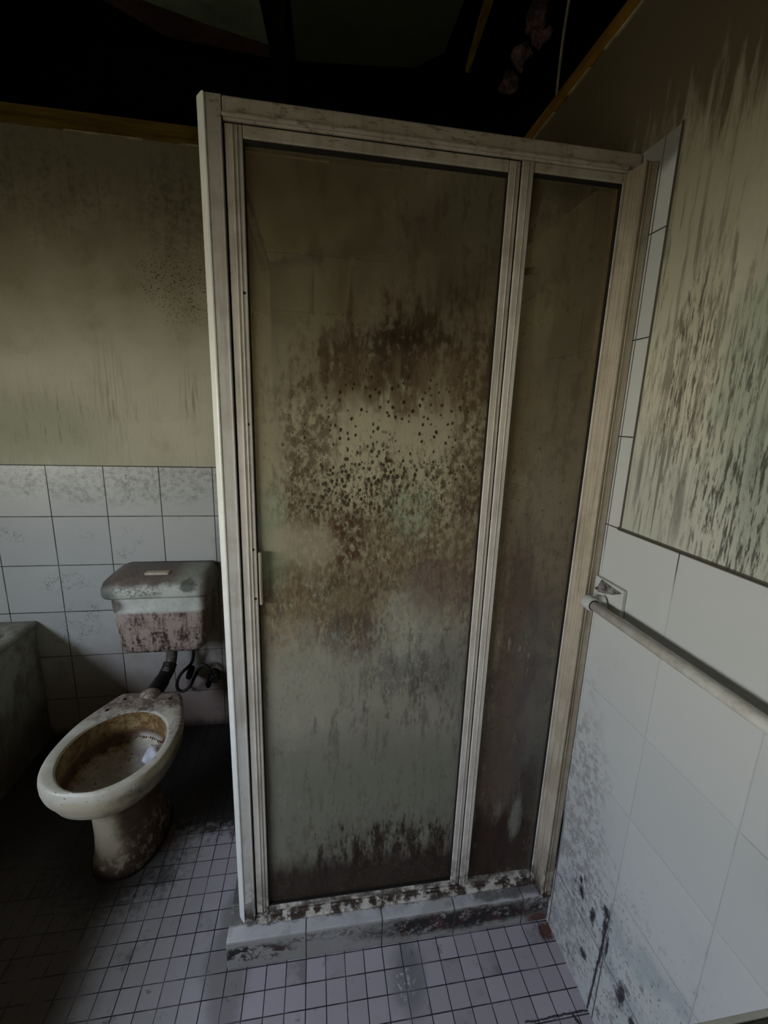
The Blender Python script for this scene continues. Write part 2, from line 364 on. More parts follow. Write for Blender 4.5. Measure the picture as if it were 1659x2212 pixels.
        lay(slate, g.blob(x, z, .76, .62, .05, .35, med, .7, .5)*.6)
        lay(lin((90, 84, 82)), g.blob(x, z, .74, 1.1, .09, .35, med, .6, .5)*.4)
        lay(lin((160, 148, 122)), g.blob(x, z, .655, 1.77, .035, .08, wob, .8, .4)*.35)
        lay(lin((160, 148, 122)), g.blob(x, z, .668, 1.60, .02, .10, wob, .6, .4)*.30)
        lay(lin((58, 34, 30)), g.blob(x, z, .69, .22, .13, .14, st2, .9, .4)*.85)
        lay(lin((50, 26, 30)), g.blob(x, z, .77, .38, .03, .10, st2, .8, .5)*.6)
        lay(pale, g.blob(x, z, .74, .30, .016, .07, st, 1, .4)*.4)
        lay(pale, g.ss(st, .64, .70)*g.ss(z, 1.1, .9)*.3)
        lay(brown, g.ss(g.noise(150, 2, .5), .67, .71)*g.ss(z, 1.55, 1.4)*.6)
        dk = g.blob(x, z, .72, 1.72, .06, .10, med, .8, .5)*.6
    lay(lin((50, 38, 20)), dk*.7)
    alpha = fa; col = fc
    for c, m in L:
        col = g.mix(col, c, m)
        alpha = alpha+(1-alpha)*m
    alpha = g.math('MINIMUM', alpha, .97)
    clear = g.t.nodes.new('ShaderNodeBsdfTransparent'); clear.inputs[0].default_value = lin((226, 216, 202))+(1,)
    dif = g.bsdf(col, .55, fine, .0005, .3)
    trn = g.t.nodes.new('ShaderNodeBsdfTranslucent'); g.put(trn.inputs[0], col)
    m1 = g.t.nodes.new('ShaderNodeMixShader'); m1.inputs[0].default_value = .22
    g.t.links.new(dif, m1.inputs[1]); g.t.links.new(trn.outputs[0], m1.inputs[2])
    gl = g.t.nodes.new('ShaderNodeBsdfGlossy'); gl.inputs['Roughness'].default_value = .25
    m0 = g.t.nodes.new('ShaderNodeMixShader'); m0.inputs[0].default_value = .04
    g.t.links.new(clear.outputs[0], m0.inputs[1]); g.t.links.new(gl.outputs[0], m0.inputs[2])
    m2 = g.t.nodes.new('ShaderNodeMixShader'); g.put(m2.inputs[0], alpha)
    g.t.links.new(m0.outputs[0], m2.inputs[1]); g.t.links.new(m1.outputs[0], m2.inputs[2])
    return g.done(m2.outputs[0])

def mat_plain_glass():
    # inner face and edges of the panes: lightly dusty clear glass
    g = G('dusty_clear_glass')
    clear = g.t.nodes.new('ShaderNodeBsdfTransparent'); clear.inputs[0].default_value = lin((226, 216, 202))+(1,)
    d = g.t.nodes.new('ShaderNodeBsdfDiffuse'); d.inputs[0].default_value = lin((150, 142, 122))+(1,)
    m = g.t.nodes.new('ShaderNodeMixShader'); m.inputs[0].default_value = .08
    g.t.links.new(clear.outputs[0], m.inputs[1]); g.t.links.new(d.outputs[0], m.inputs[2])
    return g.done(m.outputs[0])
def pane(bm, a, b):
    box(bm, a, b)
    for f in bm.faces:
        f.normal_update(); f.material_index = 0 if f.normal.y < -.5 else 1
    return bm
def mat_side_glass():
    g = G('dirty_side_glass')
    med = g.noise(10, 4, .6)
    clear = g.t.nodes.new('ShaderNodeBsdfTransparent'); clear.inputs[0].default_value = lin((240, 236, 220))+(1,)
    dif = g.bsdf(g.mix(lin((112, 104, 74)), lin((86, 80, 58)), med), .5)
    m2 = g.t.nodes.new('ShaderNodeMixShader'); g.put(m2.inputs[0], g.ss(g.z, 1.9, .3, .15, .45))
    g.t.links.new(clear.outputs[0], m2.inputs[1]); g.t.links.new(dif, m2.inputs[2])
    return g.done(m2.outputs[0])

def mat_toilet():
    g = G('stained_white_porcelain')
    x, y, z = g.x, g.y, g.z
    fine = g.noise(90, 4, .7); med = g.noise(22, 4, .65); big = g.noise(9, 3, .6); sp = g.noise(130, 2, .6, off=(3, 3, 3))
    c = g.mix(lin((214, 208, 192)), lin((196, 188, 170)), g.ss(big, .4, .65))
    # back deck and right rim crusted
    deck = g.ss(y+(med-.5)*.16, .42, .50)*g.ss(z, .375, .388)
    c = g.mix(c, g.mix(lin((164, 144, 132)), lin((92, 70, 58)), g.ss(fine*.5+med*.5, .42, .56)), deck*.92)
    c = g.mix(c, lin((196, 184, 172)), deck*g.ss(g.noise(50, 4, .7, off=(8, 1, 1)), .56, .62)*.8)
    rr = g.ss(x+(med-.5)*.1, -.285, -.25)*g.ss(y, .30, .36)*g.ss(z, .37, .385)
    c = g.mix(c, lin((150, 132, 118)), rr*g.ss(fine, .40, .58)*.8)
    c = g.mix(c, lin((66, 58, 50)), g.ss(sp, .665, .70)*.8*g.ss(z, .3, .36))
    # right flank below the rim: its shade painted in, plus stains
    c = g.mix(c, lin((104, 90, 76)), g.ss(x+(med-.5)*.12, -.40, -.30)*g.ss(z, .385, .365)*.75)
    c = g.mix(c, lin((196, 176, 138)), g.blob(x, z, -.42, .345, .10, .03, med, .6)*.5)
    fl = g.noise(40, 4, .7, st=(1, 1, 4), off=(1, 7, 3))
    c = g.mix(c, lin((60, 60, 48)), g.ss(x, -.34, -.30)*g.ss(fl, .55, .62)*g.ss(z, .39, .375)*.8)
    # pedestal
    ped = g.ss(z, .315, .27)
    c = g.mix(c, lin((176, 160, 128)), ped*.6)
    c = g.mix(c, lin((84, 58, 46)), ped*g.ss(x+(med-.5)*.10, -.425, -.36)*.92)  # shaded right side of the pedestal painted dark brown
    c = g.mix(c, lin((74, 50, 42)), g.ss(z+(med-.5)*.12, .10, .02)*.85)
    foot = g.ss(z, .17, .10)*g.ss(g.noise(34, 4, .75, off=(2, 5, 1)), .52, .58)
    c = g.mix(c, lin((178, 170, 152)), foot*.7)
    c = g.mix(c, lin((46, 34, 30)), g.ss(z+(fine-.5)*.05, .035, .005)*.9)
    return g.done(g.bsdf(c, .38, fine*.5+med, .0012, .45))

def mat_bowl():
    g = G('brown_crusted_bowl_inside')
    x, y, z = g.x, g.y, g.z
    fine = g.noise(80, 4, .7); med = g.noise(26, 4, .7); wv = g.noise(30, 5, .75)
    up = g.mix(lin((172, 150, 108)), lin((118, 88, 52)), g.ss(med, .38, .6))
    up = g.mix(up, lin((70, 34, 20)), g.ss(z+(med-.5)*.05, .345, .318)*.85)
    up = g.mix(up, lin((40, 20, 14)), g.ss(y+(med-.5)*.1, .27, .20)*.8)
    low = g.mix(lin((206, 196, 184)), lin((182, 168, 160)), g.ss(med, .4, .6))
    low = g.mix(low, lin((164, 170, 150)), g.ss(g.noise(14, 3, .6, off=(5, 5, 5)), .52, .62)*.6)
    lim = z+(wv-.5)*.05
    c = g.mix(low, up, g.ss(lim, .296, .302))
    c = g.mix(c, lin((150, 124, 86)), g.ss(g.math('ABSOLUTE', lim-.297), .006, .002)*.8)
    c = g.mix(c, lin((56, 48, 40)), g.ss(g.noise(60, 3, .7, off=(3, 1, 4)), .60, .67)*.7)
    c = g.mix(c, lin((206, 200, 180)), g.blob(x, y, -.34, .455, .075, .03, fine, .7)*g.ss(z, .33, .30)*.9)
    return g.done(g.bsdf(c, .5, fine+g.ss(lim, .29, .30), .002, .4))

def mat_cistern():
    g = G('mouldy_cistern_plastic')
    x, y, z = g.x, g.y, g.z
    fine = g.noise(85, 4, .7); med = g.noise(18, 4, .65); st = g.noise(60, 4, .65, st=(1, 1, .25)); w = g.noise(30, 4, .7, off=(2, 2, 2))
    c = g.mix(lin((212, 214, 204)), lin((194, 196, 186)), g.ss(med, .4, .6))
    low = g.ss(z+(fine-.5)*.02, .645, .63)*g.ss(x+(med-.5)*.05, -.575, -.55)
    pk = g.mix(lin((178, 160, 150)), lin((128, 106, 98)), g.ss(st*.6+fine*.4, .42, .58))
    c = g.mix(c, pk, low*.95)
    c = g.mix(c, lin((52, 36, 32)), low*g.ss(w*.4+st*.6+(.6-z)*.45+(fine-.5)*.6, .52, .66)*.88)
    c = g.mix(c, lin((104, 84, 74)), g.ss(x+(med-.5)*.04, -.262, -.225)*.8)  # right end browned to paint its shaded side
    ltop = g.ss(z+(med-.5)*.05, .738, .76)
    c = g.mix(c, g.mix(lin((104, 84, 74)), lin((82, 62, 56)), g.ss(fine, .4, .6)), ltop*g.ss(x, -.26, -.36)*.85)
    c = g.mix(c, lin((112, 116, 94)), ltop*g.ss(x, -.36, -.26)*.6)
    c = g.mix(c, lin((62, 66, 56)), g.blob(x, z, -.59, .72, .05, .05, med, .7)*.75)
    c = g.mix(c, lin((74, 56, 46)), g.blob(x, z, -.565, .668, .045, .03, med, .7)*.85)
    c = g.mix(c, lin((64, 66, 56)), g.blob(x, z, -.285, .745, .03, .022, fine, .8)*.8)
    c = g.mix(c, lin((82, 86, 74)), g.blob(x, z, -.47, .728, .09, .02, w, 1)*g.ss(fine, .45, .6)*.7)
    c = g.mix(c, lin((70, 72, 60)), g.ss(y+(fine-.5)*.02, .86, .885)*g.ss(z, .76, .78)*.9)
    return g.done(g.bsdf(c, .5, fine, .0015, .35))

def mat_tub():
    g = G('stained_bathtub_enamel')
    med = g.noise(9, 4, .65); fine = g.noise(60, 4, .7); st = g.noise(30, 4, .6, st=(1, 1, .2))
    c = g.mix(lin((172, 172, 158)), lin((134, 124, 112)), g.ss(med, .42, .62))
    c = g.mix(c, lin((98, 104, 90)), g.ss(st, .5, .66)*.5)
    c = g.mix(c, lin((70, 54, 46)), g.ss(g.z+(med-.5)*.25, .35, .08)*.7)
    return g.done(g.bsdf(c, .42, fine, .0006, .4))

def mat_wood(name, c1, c2, axis='x'):
    g = G(name)
    st = {'x': (.06, 1, 1), 'y': (1, .06, 1), 'z': (1, 1, .06)}[axis]
    n = g.noise(70, 5, .65, st=st); b = g.noise(5, 3, .6)
    c = g.mix(lin(c1), lin(c2), g.ss(n, .38, .62))
    c = g.mix(c, lin(tuple(v*.55 for v in c1)), g.ss(b, .5, .7)*.6)
    return g.done(g.bsdf(c, .8, n, .001, .2))

def mat_vanity():
    g = G('mouldy_vanity_top')
    med = g.noise(18, 4, .7); fine = g.noise(70, 4, .7)
    c = g.mix(lin((70, 72, 70)), lin((34, 38, 36)), g.ss(med, .4, .6))
    c = g.mix(c, lin((60, 44, 36)), g.ss(fine, .5, .65)*.6)
    return g.done(g.bsdf(c, .6, fine, .001, .3))

M = dict(
    back=mat_wall('mouldy_back_wall', 'back'), right=mat_wall('mouldy_right_wall', 'right'), floor=mat_floor(), kerb=mat_kerb(),
    frame=mat_frame('dirty_white_aluminium', (222, 215, 206), (206, 198, 188), .4),
    post=mat_frame('dirty_pale_aluminium_post', (208, 205, 200), (192, 186, 178), .35),
    lit_edge=mat_simple('white_lit_post_edge', (236, 236, 230), (226, 226, 218), 8, .3),  # whiter than the post, to paint its lit edge
    jamb=mat_frame('tan_dirty_aluminium', (190, 178, 160), (170, 158, 138), .5),
    glass=mat_glass('dirty_door_glass'), glass2=mat_glass('dirty_fixed_glass', True), sideglass=mat_side_glass(), plain=mat_plain_glass(),
    toilet=mat_toilet(), bowl=mat_bowl(), cistern=mat_cistern(), tub=mat_tub(), vanity=mat_vanity(),
    black=mat_simple('black_rubber', (24, 22, 20), (34, 31, 28), 30, .55),
    seal_shade=mat_simple('black_seal_and_gap_shade', (20, 18, 15), (30, 25, 20), 40, .8),  # glass gaskets, and the painted shade of the door gaps
    pvc=mat_simple('dirty_grey_plastic_pipe', (112, 108, 102), (66, 54, 48), 22, .5),
    valve=mat_simple('corroded_dark_brass', (44, 34, 30), (26, 22, 20), 50, .6, .3),
    white=mat_simple('off_white_plastic', (198, 200, 196), (186, 186, 180), 20, .4),
    rail=mat_simple('off_white_rail_plastic', (206, 204, 196), (186, 180, 170), 30, .4),
    flange=mat_simple('grey_black_mould_on_wall_plate', (60, 54, 50), (150, 148, 146), 60, .6),
    btn=mat_simple('cream_flush_button', (214, 200, 182), (190, 172, 154), 60, .45),
    paper=mat_simple('pale_wet_tissue', (226, 226, 236), (206, 208, 220), 40, .6, bump=.003),
    plate=mat_wood('yellow_ochre_timber_back', (112, 88, 34), (88, 66, 22), 'x'),
    plate_r=mat_wood('yellow_ochre_timber_right', (124, 92, 28), (96, 66, 18), 'y'),
    rafter=mat_wood('unlit_dark_rafter', (24, 18, 14), (14, 10, 8), 'y'),  # near-black so the unlit roof void is in the colour
    rafter_y=mat_wood('ochre_batten', (140, 110, 50), (104, 76, 26), 'y'),
    roofd=mat_simple('unlit_dark_roof_lining', (12, 10, 9), (8, 7, 7), 6, .9),  # darkness of the unlit roof space put into the colour
    sheet_shaded=mat_simple('shaded_grey_green_roof_sheet', (66, 70, 52), (54, 58, 42), 3, .8), board=mat_simple('dark_red_brown_board', (84, 50, 40), (52, 30, 24), 8, .9),  # first sheet: darker copy of the other, shade put into its colour
    sheet=mat_simple('grey_green_roof_sheet', (112, 118, 94), (88, 94, 74), 3, .8),
    plaster=mat_simple('cream_plaster', (190, 184, 156), (164, 158, 128), 4, .8),
    chip=mat_simple('pale_plaster_edge', (176, 164, 132), (140, 128, 98), 30, .9),
    insul=mat_simple('dusty_pink_insulation', (112, 84, 84), (44, 28, 30), 14, .95, bump=.01),
    cord=mat_simple('pale_grey_cable', (150, 142, 126), (120, 112, 98), 30, .6),
    chrome=mat_simple('tarnished_chrome', (150, 146, 136), (120, 112, 100), 40, .18, .9),
    screw=mat_simple('rusted_screw', (46, 34, 26), (30, 22, 18), 60, .7),
    hob=mat_simple('white_bath_surround_tile', (190, 190, 184), (170, 168, 160), 6, .4),
    crust=mat_simple('ochre_scale', (158, 132, 98), (110, 84, 56), 60, .9),
    sedi=mat_simple('rust_crust', (60, 40, 30), (100, 84, 70), 60, .9, bump=.004),
)

# ---------------------------------------------------------------- mesh helpers
def box(bm, a, b, bev=0, mi=0, seg=2):
    a, b = Vector(a), Vector(b)
    r = bmesh.ops.create_cube(bm, size=1)
    for v in r['verts']: v.co = Vector(((a[i]+b[i])/2+v.co[i]*(b[i]-a[i])) for i in range(3))
    fs = {f for v in r['verts'] for f in v.link_faces}
    for f in fs: f.material_index = mi
    if bev:
        es = list({e for f in fs for e in f.edges})
        bmesh.ops.bevel(bm, geom=es, offset=bev, segments=seg, profile=.5, affect='EDGES', material=-1)
    return bm
def loft(bm, rings, cap0=True, cap1=True, mi=0):
    vs = [[bm.verts.new(p) for p in r] for r in rings]
    n = len(vs[0])
    for i in range(len(vs)-1):
        for k in range(n):
            f = bm.faces.new((vs[i][k], vs[i][(k+1) % n], vs[i+1][(k+1) % n], vs[i+1][k])); f.smooth = True; f.material_index = mi
    if cap0: bm.faces.new(list(reversed(vs[0]))).material_index = mi
    if cap1: bm.faces.new(vs[-1]).material_index = mi
    return bm
def catmull(pts, n=8, closed=False):
    P = [Vector(p) for p in pts]; out = []; N = len(P)
    rng = range(N) if closed else range(N-1)
    for i in rng:
        g = (lambda k: P[k % N]) if closed else (lambda k: P[max(0, min(N-1, k))])
        p0, p1, p2, p3 = g(i-1), g(i), g(i+1), g(i+2)
        for j in range(n):
            t = j/n
            out.append(.5*((2*p1)+(-p0+p2)*t+(2*p0-5*p1+4*p2-p3)*t*t+(-p0+3*p1-3*p2+p3)*t**3))
    if not closed: out.append(P[-1])
    return out
def tube(bm, path, r, n=14, mi=0):
    P = [Vector(p) for p in path]; rings = []
    R_ = r if isinstance(r, (list, tuple)) else [r]*len(P)
    up = None
    for i, p in enumerate(P):
        t = (P[min(i+1, len(P)-1)]-P[max(i-1, 0)]).normalized()
        if up is None: up = t.orthogonal().normalized()
        up = (up-t*up.dot(t)).normalized(); s = t.cross(up)
        rings.append([p+(up*math.cos(2*math.pi*k/n)+s*math.sin(2*math.pi*k/n))*R_[i] for k in range(n)])
    return loft(bm, rings, mi=mi)
def mk(name, bm, mats, parent=None, origin=None, smooth=False):
    """link a bmesh (given in world coordinates) as one object; parts are moved to their thing's base"""
    bmesh.ops.recalc_face_normals(bm, faces=bm.faces)
    o0 = Vector(origin) if origin is not None else (list(parent['_base']) if parent is not None else None)
    base = Vector(o0) if o0 is not None else Vector((0, 0, 0))
    for v in bm.verts: v.co -= base
    me = bpy.data.meshes.new(name); bm.to_mesh(me); bm.free()
    for m in (mats if isinstance(mats, (list, tuple)) else [mats]): me.materials.append(m)
    if smooth:
        for p in me.polygons: p.use_smooth = True
    o = bpy.data.objects.new(name, me); COL.objects.link(o)
    if parent is None: o.location = base
    else: o.parent = parent
    o['_base'] = list(base)
    return o
def thing(name, label, cat, loc, group=None):
    o = bpy.data.objects.new(name, None); COL.objects.link(o); o.location = loc; o.empty_display_size = .1
    o['label'] = label; o['category'] = cat; o['_base'] = list(loc)
    if group: o['group'] = group
    return o
def tag(o, label, cat, group=None):
    o['label'] = label; o['category'] = cat
    if group: o['group'] = group
    return o
def struct(name, bm, mats, **k):
    o = mk(name, bm, mats, **k); o['kind'] = 'structure'; return o
nb = bmesh.new

# ---------------------------------------------------------------- room shell
struct('floor', box(nb(), (XL-.1, YR-.1, -.08), (W+.1, D+.1, 0)), M['floor'])
struct('wall_back', box(nb(), (XL-.1, D, 0), (W+.1, D+.1, 2.278)), M['back'])
struct('wall_right', box(nb(), (W, YR-.1, 0), (W+.1, D, 2.222)), M['right'])
struct('wall_rear', box(nb(), (XL-.1, YR-.1, 0), (W, YR, 2.28)), M['plaster'])
# left wall with the window opening that lights the room
WY0, WY1, WZ0, WZ1 = -1.75, -.30, 1.04, 1.54
bm = nb()
box(bm, (XL-.1, YR, 0), (XL, WY0, 2.28)); box(bm, (XL-.1, WY1, 0), (XL, D, 2.28))
box(bm, (XL-.1, WY0, 0), (XL, WY1, WZ0)); box(bm, (XL-.1, WY0, WZ1), (XL, WY1, 2.28))
struct('wall_left', bm, M['plaster'])
bm = nb()
box(bm, (XL-.08, WY0, WZ0), (XL-.03, WY0+.03, WZ1)); box(bm, (XL-.08, WY1-.03, WZ0), (XL-.03, WY1, WZ1))
box(bm, (XL-.08, WY0, WZ0), (XL-.03, WY1, WZ0+.03)); box(bm, (XL-.08, WY0, WZ1-.03), (XL-.03, WY1, WZ1))
struct('window_1', bm, M['white'])
# timber plates that carried the missing ceiling
struct('trim_1', box(nb(), (XL-.1, D-.002, 2.279), (W+.1, D+.1, 2.335), .002), M['plate'])
struct('trim_2', box(nb(), (W-.004, YR-.1, 2.223), (W+.1, D-.003, 2.262), .002), M['plate_r'])
struct('trim_3', box(nb(), (XL-.1, YR-.1, 2.281), (XL, D-.003, 2.34)), M['plate_r'])
struct('trim_4', box(nb(), (XL+.001, YR-.1, 2.281), (W-.005, YR, 2.34)), M['plate'])
# ragged pale strip of plaster along the top of both walls
bm = nb(); x = -.62
while x < .8:
    l = random.uniform(.03, .10); h = random.uniform(.002, .007)
    if random.random() < .75: box(bm, (x, D-.004, 2.279-h), (x+l, D+.001, 2.2795))
    x += l
struct('trim_5', bm, M['chip'])
bm = nb(); y = .80
while y > -.4:
    l = random.uniform(.03, .10); h = random.uniform(.002, .006)
    if random.random() < .6: box(bm, (W-.0055, y-l, 2.222-h), (W+.001, y, 2.2225))
    y -= l
struct('trim_6', bm, M['chip'])
# roof space
bm = nb()
vs = [bm.verts.new(p) for p in ((XL-.4, YR-.3, 2.9), (W+.7, YR-.3, 2.9), (W+.7, D+1.3, 3.3), (XL-.4, D+1.3, 3.3),
                                (XL-.4, YR-.3, 3.0), (W+.7, YR-.3, 3.0), (W+.7, D+1.3, 3.4), (XL-.4, D+1.3, 3.4))]
for f in ((0, 1, 2, 3), (7, 6, 5, 4), (0, 4, 5, 1), (1, 5, 6, 2), (2, 6, 7, 3), (3, 7, 4, 0)): bm.faces.new([vs[i] for i in f])
# outer skirts close the roof space
box(bm, (XL-.4, D+1.2, 2.2), (W+.7, D+1.3, 3.3)); box(bm, (W+.6, YR-.3, 2.15), (W+.7, D+1.3, 3.3))
box(bm, (XL-.4, YR-.3, 2.2), (XL-.3, D+1.3, 3.3)); box(bm, (XL-.4, YR-.4, 2.2), (W+.7, YR-.3, 3.3))
box(bm, (XL-.4, D+.101, 2.2), (W+.7, D+1.3, 2.25)); box(bm, (W+.101, YR-.3, 2.15), (W+.7, D+.1, 2.21))
box(bm, (XL-.4, YR-.3, 2.2), (XL-.101, D+.1, 2.27))
struct('ceiling', bm, M['roofd'])

# ---------------------------------------------------------------- shower kerb (hob)
t = thing('shower_kerb', 'low white-tiled shower kerb blotched with black and red mould under the screen', 'shower kerb', (.4, 0, 0))
bm = nb(); box(bm, (-.036, KF, 0), (W-.001, .045, KZ), .004, seg=3)
mk('front_kerb', bm, M['kerb'], t)
bm = nb(); box(bm, (-.036, .046, 0), (.04, D-.002, KZ), .004, seg=3)
mk('side_kerb', bm, M['kerb'], t)
# shower tray floor
st_ = mk('shower_tray', box(nb(), (.042, .047, 0), (W-.002, D-.003, .03), .006), M['tub'], None, (.44, .45, 0))
tag(st_, 'shallow stained shower tray behind the dirty glass screen', 'shower tray')

# ---------------------------------------------------------------- shower screen
S = thing('shower_screen', 'tall framed shower screen with brown mould-stained glass and off-white metal frame', 'shower screen', (.4, .02, KZ))
def vbar(bm, x0, x1, y0, y1, z0, z1, bev=.002, seg=2): return box(bm, (x0, y0, z0), (x1, y1, z1), bev, seg=seg)
# corner post; whiter chamfer added to paint the light on its outer edge
bm = nb()
prof = [(.032, 0), (.032, .045), (-.008, .045), (-.008, .0165), (.0035, 0)]
loft(bm, [[(p[0], p[1], zz) for p in prof] for zz in (KZ, H)])
for f in bm.faces: f.smooth = False
mk('corner_post', bm, M['post'], S)
bm = nb()
prof = [(.0042, -.0012), (.0042, .0), (-.0085, .0175), (-.0085, .045), (-.0115, .045), (-.0115, .0185), (-.0100, .0145), (-.0020, .0032), (.0010, -.0002), (.0025, -.0010)]
loft(bm, [[(p[0], p[1], zz) for p in prof] for zz in (KZ, H+.001)])
for f in bm.faces: f.smooth = False
mk('lit_edge_strip', bm, M['lit_edge'], S)
# raised bead lines on post front
bm = nb(); vbar(bm, .0285, .0315, -.0025, .002, KZ+.002, 1.895, .0008); vbar(bm, .004, .006, -.0012, .002, KZ+.002, H-.003, .0005)
mk('post_bead', bm, M['post'], S)
# head rail
bm = nb()
box(bm, (.033, .0, 1.888), (W-.001, .045, H), .003)
box(bm, (.033, -.006, 1.892), (W-.031, .004, 1.8995), .0025)
mk('head_rail', bm, M['frame'], S)
bm = nb(); box(bm, (.033, .001, KZ+.0005), (W-.031, .04, KZ+.016), .002); box(bm, (.033, -.012, KZ+.0005), (W-.031, .002, KZ+.009), .002)
mk('bottom_rail', bm, M['frame'], S)
# wall channel (jamb) with bead
bm = nb(); box(bm, (.812, -.05, KZ+.001), (W-.0015, .045, 1.887), .0018)
box(bm, (.8102, -.014, KZ+.017), (.8125, .0, 1.886), .001); box(bm, (.8108, -.026, KZ+.003), (.8125, -.0215, 1.886), .0006)
box(bm, (.8110, -.036, KZ+.003), (.8125, -.032, 1.886), .0005)
box(bm, (.8095, -.0535, KZ+.003), (.8155, -.047, 1.886), .0022); box(bm, (.820, -.0525, KZ+.003), (.8225, -.049, 1.886), .0009)
mk('wall_channel', bm, M['jamb'], S)
# near-black strips laid in the door gaps to paint their shade
bm = nb(); vbar(bm, .0325, .0358, .004, .03, KZ+.017, 1.886, 0)
vbar(bm, .5852, .5878, .004, .03, KZ+.017, 1.886, 0)
box(bm, (.036, .0035, 1.8852), (.5852, .03, 1.8878))
mk('gap_shade', bm, M['seal_shade'], S)
# hinged door: frame with parts
dr = mk('shower_door', (lambda bm: (
    box(bm, (.036, .001, .112), (.066, .030, 1.885), .0018),
    box(bm, (.0480, -.0012, .114), (.0505, .002, 1.883), .0006), box(bm, (.0560, -.0012, .114), (.0575, .002, 1.883), .0005),
    box(bm, (.562, .001, .112), (.585, .030, 1.885), .0018), box(bm, (.574, -.0010, .114), (.5755, .002, 1.883), .0005),
    box(bm, (.0665, .001, 1.865), (.5615, .030, 1.885), .0018), box(bm, (.0665, .001, .112), (.5615, .030, .128), .0018),
    bm)[-1])(nb()), M['frame'], S)
mk('glass_pane', pane(nb(), (.0662, .010, .126), (.5618, .015, 1.867)), [M['glass'], M['plain']], dr)
bm = nb()
for a_, b_ in (((.0662, .004, .1285), (.0685, .012, 1.8645)), ((.5595, .004, .1285), (.5618, .012, 1.8645)), ((.0686, .004, 1.858), (.5594, .012, 1.8645)), ((.0686, .004, .1285), (.5594, .012, .132))): box(bm, a_, b_)
mk('gasket', bm, M['seal_shade'], dr)
bm = nb(); box(bm, (.0700, -.006, .985), (.0765, .006, 1.105), .002); box(bm, (.0672, .003, .975), (.0700, .008, 1.115), .0005, 1)  # thin dark bar beside the pull paints the shade of its recess
mk('door_pull', bm, [M['jamb'], M['seal_shade']], dr)
for (sx_, sz_) in ((.0600, 1.614), (.059, 1.11), (.0605, .998), (.0585, 1.372)):
    bm = nb(); bmesh.ops.create_uvsphere(bm, u_segments=10, v_segments=6, radius=.0028, matrix=Matrix.Translation((sx_, .0008, sz_))@Matrix.Scale(.5, 4, (0, 1, 0)))
    mk('screw', bm, M['screw'], dr)
# fixed panel
fp = mk('fixed_panel', (lambda bm: (
    box(bm, (.588, -.001, .106), (.612, .034, 1.887), .0018), box(bm, (.5995, -.0022, .11), (.601, .001, 1.885), .0005),
    box(bm, (.806, .001, .106), (.8118, .034, 1.887), .001),
    box(bm, (.6125, .001, 1.870), (.8055, .030, 1.887), .0018), box(bm, (.6125, .001, .106), (.8055, .030, .122), .0018), bm)[-1])(nb()), M['frame'], S)
mk('glass_pane', pane(nb(), (.6122, .010, .12), (.8058, .015, 1.872)), [M['glass2'], M['plain']], fp)
bm = nb()
for a_, b_ in (((.6122, .004, .1225), (.6140, .012, 1.8695)), ((.8035, .004, .1225), (.8058, .012, 1.8695)), ((.6141, .004, 1.864), (.8034, .012, 1.8695))): box(bm, a_, b_)
mk('gasket', bm, M['seal_shade'], fp)
# side return panel towards the back wall
sp = mk('side_panel', (lambda bm: (
    box(bm, (-.003, .046, 1.897), (.030, D-.002, H), .002), box(bm, (-.003, .046, KZ+.001), (.030, D-.002, KZ+.022), .002),
    box(bm, (-.003, D-.034, KZ+.0225), (.030, D-.002, 1.8965), .002), bm)[-1])(nb()), M['frame'], S)
mk('glass_pane', box(nb(), (.010, .046, KZ+.022), (.015, D-.034, 1.897)), M['sideglass'], sp)

# shower rose on the right wall, seen dimly through the fixed pane
t = thing('shower_rose', 'small tarnished shower head dimly seen on the wall behind the narrow glass panel', 'shower head', (W-.02, .36, 1.76))
bm = nb(); tube(bm, catmull([(W-.0005, .36, 1.80), (W-.05, .355, 1.81), (W-.09, .35, 1.79), (W-.11, .35, 1.765)], 6), .009)
mk('arm', bm, M['chrome'], t, smooth=True)
bm = nb(); rr = [(0.010, 1.77), (.016, 1.755), (.030, 1.745), (.032, 1.738), (.028, 1.735)]
loft(bm, [[(W-.112+q*math.cos(2*math.pi*k/24), .35+q*math.sin(2*math.pi*k/24), zz) for k in range(24)] for q, zz in rr])
mk('rose', bm, M['chrome'], t)
bm = nb(); rr = [(.030, 0), (.028, .006), (.012, .010)]
loft(bm, [[(W-.0005-h_, .36+q*math.cos(2*math.pi*k/24), 1.80+q*math.sin(2*math.pi*k/24)) for k in range(24)] for q, h_ in rr])
mk('wall_flange', bm, M['chrome'], t)

# ---------------------------------------------------------------- toilet pan
TX, TY = -.413, .33
half = [(0, .138), (.045, .141), (.086, .153), (.126, .180), (.152, .217), (.169, .27), (.173, .34), (.166, .41), (.149, .465), (.128, .515), (.111, .555), (.101, .572), (.05, .578)]
cp = [(a, b) for a, b in half]+[(0, .580)]+[(-a, b) for a, b in reversed(half[1:])]
poly = catmull([(a, b, 0) for a, b in cp], 8, True)
rot = math.radians(-5)
def rotp(dx, y):   # rotate the pan a little about its centre
    u, v = dx, y-TY
    return (TX+u*math.cos(rot)-v*math.sin(rot), TY+u*math.sin(rot)+v*math.cos(rot))
NS = 96
def polar(pts, c, th):
    dx, dy = math.cos(th), math.sin(th); best = 0
    for i in range(len(pts)):
        a, b = pts[i], pts[(i+1) % len(pts)]
        ax, ay, bx, by = a[0]-c[0], a[1]-c[1], b[0]-c[0], b[1]-c[1]
        ex, ey = bx-ax, by-ay; den = dx*ey-dy*ex
        if abs(den) < 1e-12: continue
        tt = (ax*ey-ay*ex)/den; uu = (ax*dy-ay*dx)/den
        if tt > 0 and -1e-6 <= uu <= 1+1e-6: best = max(best, tt)
    return best
OUT = [polar([(p[0], p[1]) for p in poly], (0, TY), 2*math.pi*k/NS) for k in range(NS)]
